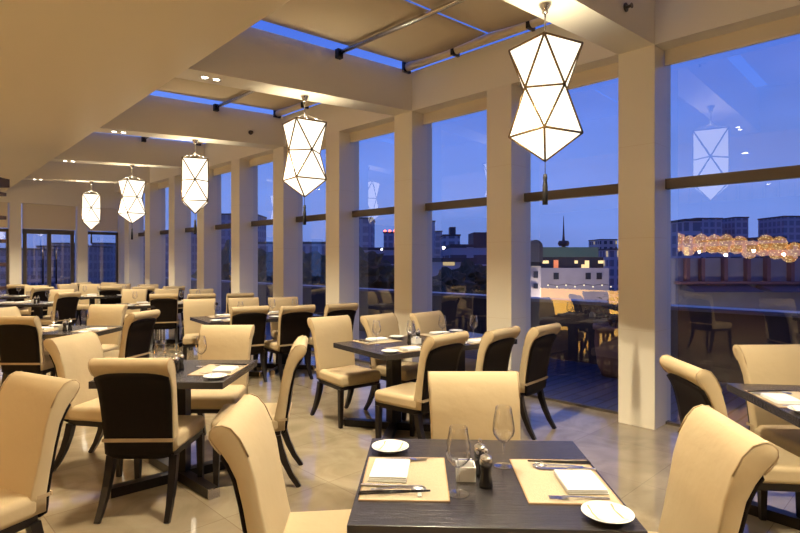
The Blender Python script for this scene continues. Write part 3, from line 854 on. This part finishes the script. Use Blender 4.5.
building(50, 62, 247, 210, fB, 16, 'dark tower seen through the left door leaf glass')
building(62.5, 78, 244, 240, fA, 16, 'stepped block seen through the double door')
building(88, 101.5, 247, 200, fB, 16, 'dusky tower block in the corner window, left')
building(102, 118, 244, 230, fB, 16, 'dusky tower block in the corner window, right')
building(-20, 45, 250, 160, fA, 16, 'low block behind the double door at far left')
building(130, 200, 232, 200, fB, 18, 'tower blocks glimpsed between the far columns')
building(205, 262, 215, 215, fB, 18, 'tall block glimpsed between the middle columns')
building(262, 345, 244, 140, fA, 18, 'low block glimpsed behind the second lantern')
building(500, 530, 245, 140, fA, 18, 'dusky block hidden partly by the column left of the big lantern')
building(780, 860, 244, 130, fC, 18, 'banded block at the right edge')
# mast
d_ = 420; c = px(563.6, d_)
t = thing('mast', 'thin broadcasting mast rising above the roofs', 'mast', (c.x, c.y, -18))
MB().tube([(0, 0, 0), (0, 0, zy(247, d_) + 18)], [4, 3.2], 10).build('tower_base', roofm, t)
MB().tube([(0, 0, zy(247, d_) + 18), (0, 0, zy(236, d_) + 18), (0, 0, zy(216, d_) + 18)], [1.6, .8, .15], 8).build('spire', roofm, t)
MB().lathe([(.001, 0), (3.6, 0), (4.4, 2), (3.6, 4), (.001, 4)], 12, cz=zy(246, d_) + 18).build('platform', roofm, t)
# old roof with round gable
oldw = pmat('old plaster wall', (.42, .38, .40), .8, var=.25, vscale=.6)
lit = pmat('lit window', (.5, .4, .2), .5, emis=(1, .72, .3), es=1.3)
dk = pmat('dark window', (.015, .017, .025), .2)
grn = pmat('green lit glass band', (.05, .10, .08), .3, emis=(.16, .36, .28), es=.06)
orn = pmat('orange lit window', (.5, .2, .1), .5, emis=(1, .25, .08), es=.8)
D1 = 62.0
c = px(530, D1)
b_ = thing('old_house', 'old house with pitched slate roof, round gable and arched windows', 'building', (c.x, c.y, -18), 0, 'old buildings near the terrace')
k1 = D1 / F
def X(x): return (x - 530) * k1
def Z(y): return zy(y, D1) + 18
MB().box(X(524), 4, Z(266) / 2, 34 * k1, 8, Z(266)).build('wall', oldw, b_)
MB().add([(X(505), -.4, Z(266)), (X(542), -.4, Z(266)), (X(542), 8.4, Z(266)), (X(505), 8.4, Z(266)), (X(512), 4, Z(244)), (X(536), 4, Z(244))], [(0, 1, 5, 4), (1, 2, 5), (2, 3, 4, 5), (3, 0, 4), (0, 3, 2, 1)]).build('roof', roofm, b_)
mb = MB(); n = 14; pts = [(X(534.5) + 7 * k1 * math.cos(a), Z(247) + 7 * k1 * math.sin(a)) for a in [PI * q / n for q in range(n + 1)]]
pts = [(X(541.5), Z(262))] + pts + [(X(527.5), Z(262))]
vs = [(x, -.6, z) for x, z in pts] + [(x, 1.2, z) for x, z in pts]; m_ = len(pts)
mb.add(vs, [tuple(range(m_)), tuple(reversed(range(m_, 2 * m_)))] + [(q, (q + 1) % m_, m_ + (q + 1) % m_, m_ + q) for q in range(m_)])
mb.build('round_gable', roofm, b_)
for x in (525.5, 535.5): MB().box(X(x), -.06, Z(274.5), 4.2 * k1, .3, 6.5 * k1).build('window', dk, b_)
for x in (525.5, 535.5): MB().box(X(x), -.06, Z(286), 4.2 * k1, .3, 5 * k1).build('window', dk, b_)
D2 = 70.0; c = px(572, D2); k1 = D2 / F
b_ = thing('glass_building', 'modern green lit glass block above an old patched wall', 'building', (c.x, c.y, -18), 0, 'old buildings near the terrace')
def X(x): return (x - 572) * k1
def Z(y): return zy(y, D2) + 18
MB().box(X(574), 5, Z(268) / 2, 70 * k1, 10, Z(268)).build('wall', oldw, b_)
MB().box(X(570), 5.4, (Z(247) + Z(257)) / 2, 62 * k1, 9, Z(247) - Z(257)).build('glass_band', grn, b_)
MB().box(X(574), 5.4, (Z(257) + Z(268)) / 2, 66 * k1, 8.4, Z(257) - Z(268)).build('recess_wall', dk, b_)
for x, w_, y, hh, mt in ((558.5, 4.5, 264.5, 9, orn), (579, 3, 262, 3, lit), (586, 3, 267, 5, lit), (590, 4, 265, 9, lit), (548, 6, 262, 3, lit), (566, 6, 263, 4, dk), (604, 5, 262, 3, lit)):
    MB().box(X(x), 1.15, Z(y), w_ * k1, .2, hh * k1).build('window', mt, b_)
for x in (588, 599, 556): MB().box(X(x), -.05, Z(276), 5 * k1, .2, 6.5 * k1).build('window', dk, b_)
# terrace edge string lights under the old wall
glw = pmat('small warm bulb', (.9, .8, .5), .5, emis=(1, .8, .45), es=2)
b2 = thing('string_light', 'string of small warm lights strung below the old patched wall', 'string light', (0, 0, 0))
pts = [px(548 + 9 * q, 45) + Vector((0, 0, zy(284 + (1.5 if q % 2 else 0), 45))) for q in range(8)]
MB().tube(pts, .02, 5).build('wire', M['tassel'], b2)
for p_ in pts: MB().lathe([(.001, -.06), (.045, -.04), (.06, 0), (.045, .04), (.001, .06)], 8, p_.x, p_.y, p_.z - .1).build('bulb', glw, b2)
# right pane: colonnaded block with awnings
D3 = 58.0; c = px(740, D3); k1 = D3 / F
b_ = thing('colonnade_building', 'dim building with reddish pillars and dark awnings behind the right window', 'building', (c.x, c.y, -18), 0, 'old buildings near the terrace')
def X(x): return (x - 740) * k1
def Z(y): return zy(y, D3) + 18
rp_ = pmat('reddish pillar', (.12, .05, .06), .7)
MB().box(X(745), 6, Z(258) / 2, 130 * k1, 10, Z(258))  .build('wall', pmat('dim stone', (.16, .16, .20), .8, var=.3, vscale=.5), b_)
for x in (690, 705, 728, 751, 771, 795): MB().box(X(x), .7, (Z(258) + Z(283)) / 2, 3.5 * k1, .8, 25 * k1).build('pillar', rp_, b_)
MB().box(X(745), .6, Z(283), 130 * k1, 1.6, .3).build('ledge', rp_, b_)
for xa, xb in ((683, 752), (758, 815)):
    MB().hexa([(X(xa), -2.2, Z(291)), (X(xb), -2.2, Z(291)), (X(xb), .6, Z(290)), (X(xa), .6, Z(290))], [(X(xa) + .2, -2.0, Z(290)), (X(xb) - .2, -2.0, Z(290)), (X(xb) - .3, .6, Z(284)), (X(xa) + .3, .6, Z(284))]).build('awning', roofm, b_)
# trees
def tree(x, y, dist, r, label):
    c = px(x, dist); zc = zy(y, dist)
    t = thing('tree', label, 'tree', (c.x, c.y, -18), 0, 'dusky trees beyond the parapet')
    bm = bmesh.new(); bmesh.ops.create_icosphere(bm, subdivisions=4, radius=r)
    for v in bm.verts:
        nn = noise.noise(v.co * (2.2 / r)) * .45 + noise.noise(v.co * (7 / r)) * .25
        v.co *= 1 + nn; v.co.z *= .8; v.co.z += zc + 18
    me = bpy.data.meshes.new('crown'); bm.to_mesh(me); bm.free(); me.materials.append(M['tree'])
    o = bpy.data.objects.new('crown', me); COL.objects.link(o); o.parent = t
    MB().tube([(0, 0, 0), (.2, 0, zc + 18)], [r * .12, r * .08], 8).build('trunk', M['redwood'], t)
for a in ((470, 283, 40, 1.7, 'dark round tree low in the second clear window from the centre'), (448, 290, 36, 1.5, 'dark bush crown near the parapet, left'), (360, 275, 45, 2.4, 'dark tree crown beside the second window column'),
          (388, 282, 56, 2.2, 'dark tree crown right of the second window column'), 
          (240, 282, 60, 4.5, 'dark tree crown glimpsed between the middle columns'),
          (300, 280, 55, 3.5, 'dark tree crown behind the second lantern')):
    tree(*a)

# ------------------------------------------------------------------ world
w = bpy.data.worlds.new('Dusk'); scene.world = w; w.use_nodes = True
nt = w.node_tree; bg = nt.nodes['Background']
tc = nt.nodes.new('ShaderNodeTexCoord'); sx = nt.nodes.new('ShaderNodeSeparateXYZ'); nt.links.new(tc.outputs['Generated'], sx.inputs[0])
rp = nt.nodes.new('ShaderNodeValToRGB'); e = rp.color_ramp.elements
e[0].position = 0; e[0].color = (.17, .26, .66, 1); e[1].position = .8; e[1].color = (.04, .115, .60, 1)
q = e.new(.12); q.color = (.16, .28, .78, 1); q = e.new(.4); q.color = (.062, .15, .68, 1)
nt.links.new(sx.outputs[2], rp.inputs[0])
mp = nt.nodes.new('ShaderNodeMapping'); mp.inputs['Scale'].default_value = (1, 1, 4); nt.links.new(tc.outputs['Generated'], mp.inputs[0])
nz = nt.nodes.new('ShaderNodeTexNoise'); nz.inputs['Scale'].default_value = 2.2; nz.inputs['Detail'].default_value = 5; nt.links.new(mp.outputs[0], nz.inputs[0])
mr = nt.nodes.new('ShaderNodeMapRange'); mr.inputs[1].default_value = .3; mr.inputs[2].default_value = .75; mr.inputs[3].default_value = 1.0; mr.inputs[4].default_value = 1.35; nt.links.new(nz.outputs[0], mr.inputs[0])
nt.links.new(rp.outputs[0], bg.inputs[0]); nt.links.new(mr.outputs[0], bg.inputs[1])

# ------------------------------------------------------------------ lamps
def spot(p, power, size=100, blend=.5, target=None, col=(1, .86, .62), rad=.015):
    l = bpy.data.lights.new('spot_lamp', 'SPOT'); l.energy = power; l.spot_size = R(size); l.spot_blend = blend; l.shadow_soft_size = rad; l.color = col
    o = bpy.data.objects.new('spot_lamp', l); COL.objects.link(o); o.location = p
    if target is not None:
        o.rotation_euler = (Vector(target) - Vector(p)).to_track_quat('-Z', 'Y').to_euler()
    return o
for i, (p, s) in enumerate(SPOTS):
    spot(p, (190, 235, 235, 210, 200, 200, 200)[i // 2], 125, .6)
# soffit downlights added as unseen fill, beside and behind the viewer above the frame
k = 0
for c_, t_ in ((.6, 2.4), (-.9, 1.2), (.9, -.4), (-1.2, 3.6), (-2.6, 5.2), (-3.8, 3.0), (-1.0, -2.4)):
    p = W(c_, t_, 3.215)
    if p.y > 3.1 and abs(p.x / p.y) < .78: continue
    k += 1
    d = thing('downlight', 'added soffit fill downlight beside the viewer, above the frame', 'downlight', p, 0, 'added soffit fill downlights')
    MB().lathe([(.045, -.005), (.06, -.006), (.06, .0), (.045, .0)], 20).build('ring', M['steel'], d)
    MB().lathe([(0.0001, -.002), (.044, -.002)], 20).build('lens', M['glow'], d)
    spot(p - Vector((0, 0, .03)), 22, 140, .7)
def bulb(p, power, col=(1, .72, .42), rad=.03):
    l = bpy.data.lights.new('bulb', 'POINT'); l.energy = power; l.shadow_soft_size = rad; l.color = col
    o = bpy.data.objects.new('bulb', l); COL.objects.link(o); o.location = p
for t_ in (1.9, 2.4, 2.9, 3.4, 3.9, 4.4): bulb(W(-2.12, t_, 1.66 + .04 * math.sin(t_ * 7)), 12)
for t_ in (-2.0, -.4): bulb(W(-2.0, t_, 1.9), 22)  # unseen fill lights added behind the viewer, no fixture there
for t_ in (8.5, 11.0, 13.8): bulb(W(-2.0, t_, 1.9), 60)  # added fill to warm the far ceiling, out of frame and without fixtures
for k, c, rz, lab in lan: bulb(W(c, beam_t[k], bz(c) - .42), 16, (1, .86, .62), .05)

# street lamps that light the old walls below the terrace
for x_, d_l, z_, pw_ in ((532, 54, -3.5, 700), (560, 60, -3.5, 1100), (596, 60, -3.5, 1100), (700, 50, -4, 700), (780, 50, -4, 700)):
    bulb(px(x_, d_l, z_), pw_, (1, .84, .66), .2)

# ------------------------------------------------------------------ camera and view
cam = bpy.data.cameras.new('camera'); cam.sensor_width = 36; cam.lens = F / 800 * 36; cam.shift_y = -(266.5 - HZ) / 800; cam.clip_end = 2000; cam.clip_start = .05
co = bpy.data.objects.new('camera', cam); COL.objects.link(co); co.location = (0, 0, CH); co.rotation_euler = (PI / 2, 0, 0)
scene.camera = co
scene.view_settings.view_transform = 'Standard'; scene.view_settings.look = 'None'; scene.view_settings.gamma = 1
scene.view_settings.exposure = 0.12; scene.view_settings.use_curve_mapping = False
scene.cycles.max_bounces = 10; scene.cycles.transparent_max_bounces = 24; scene.cycles.caustics_reflective = False
scene.cycles.sample_clamp_indirect = 4
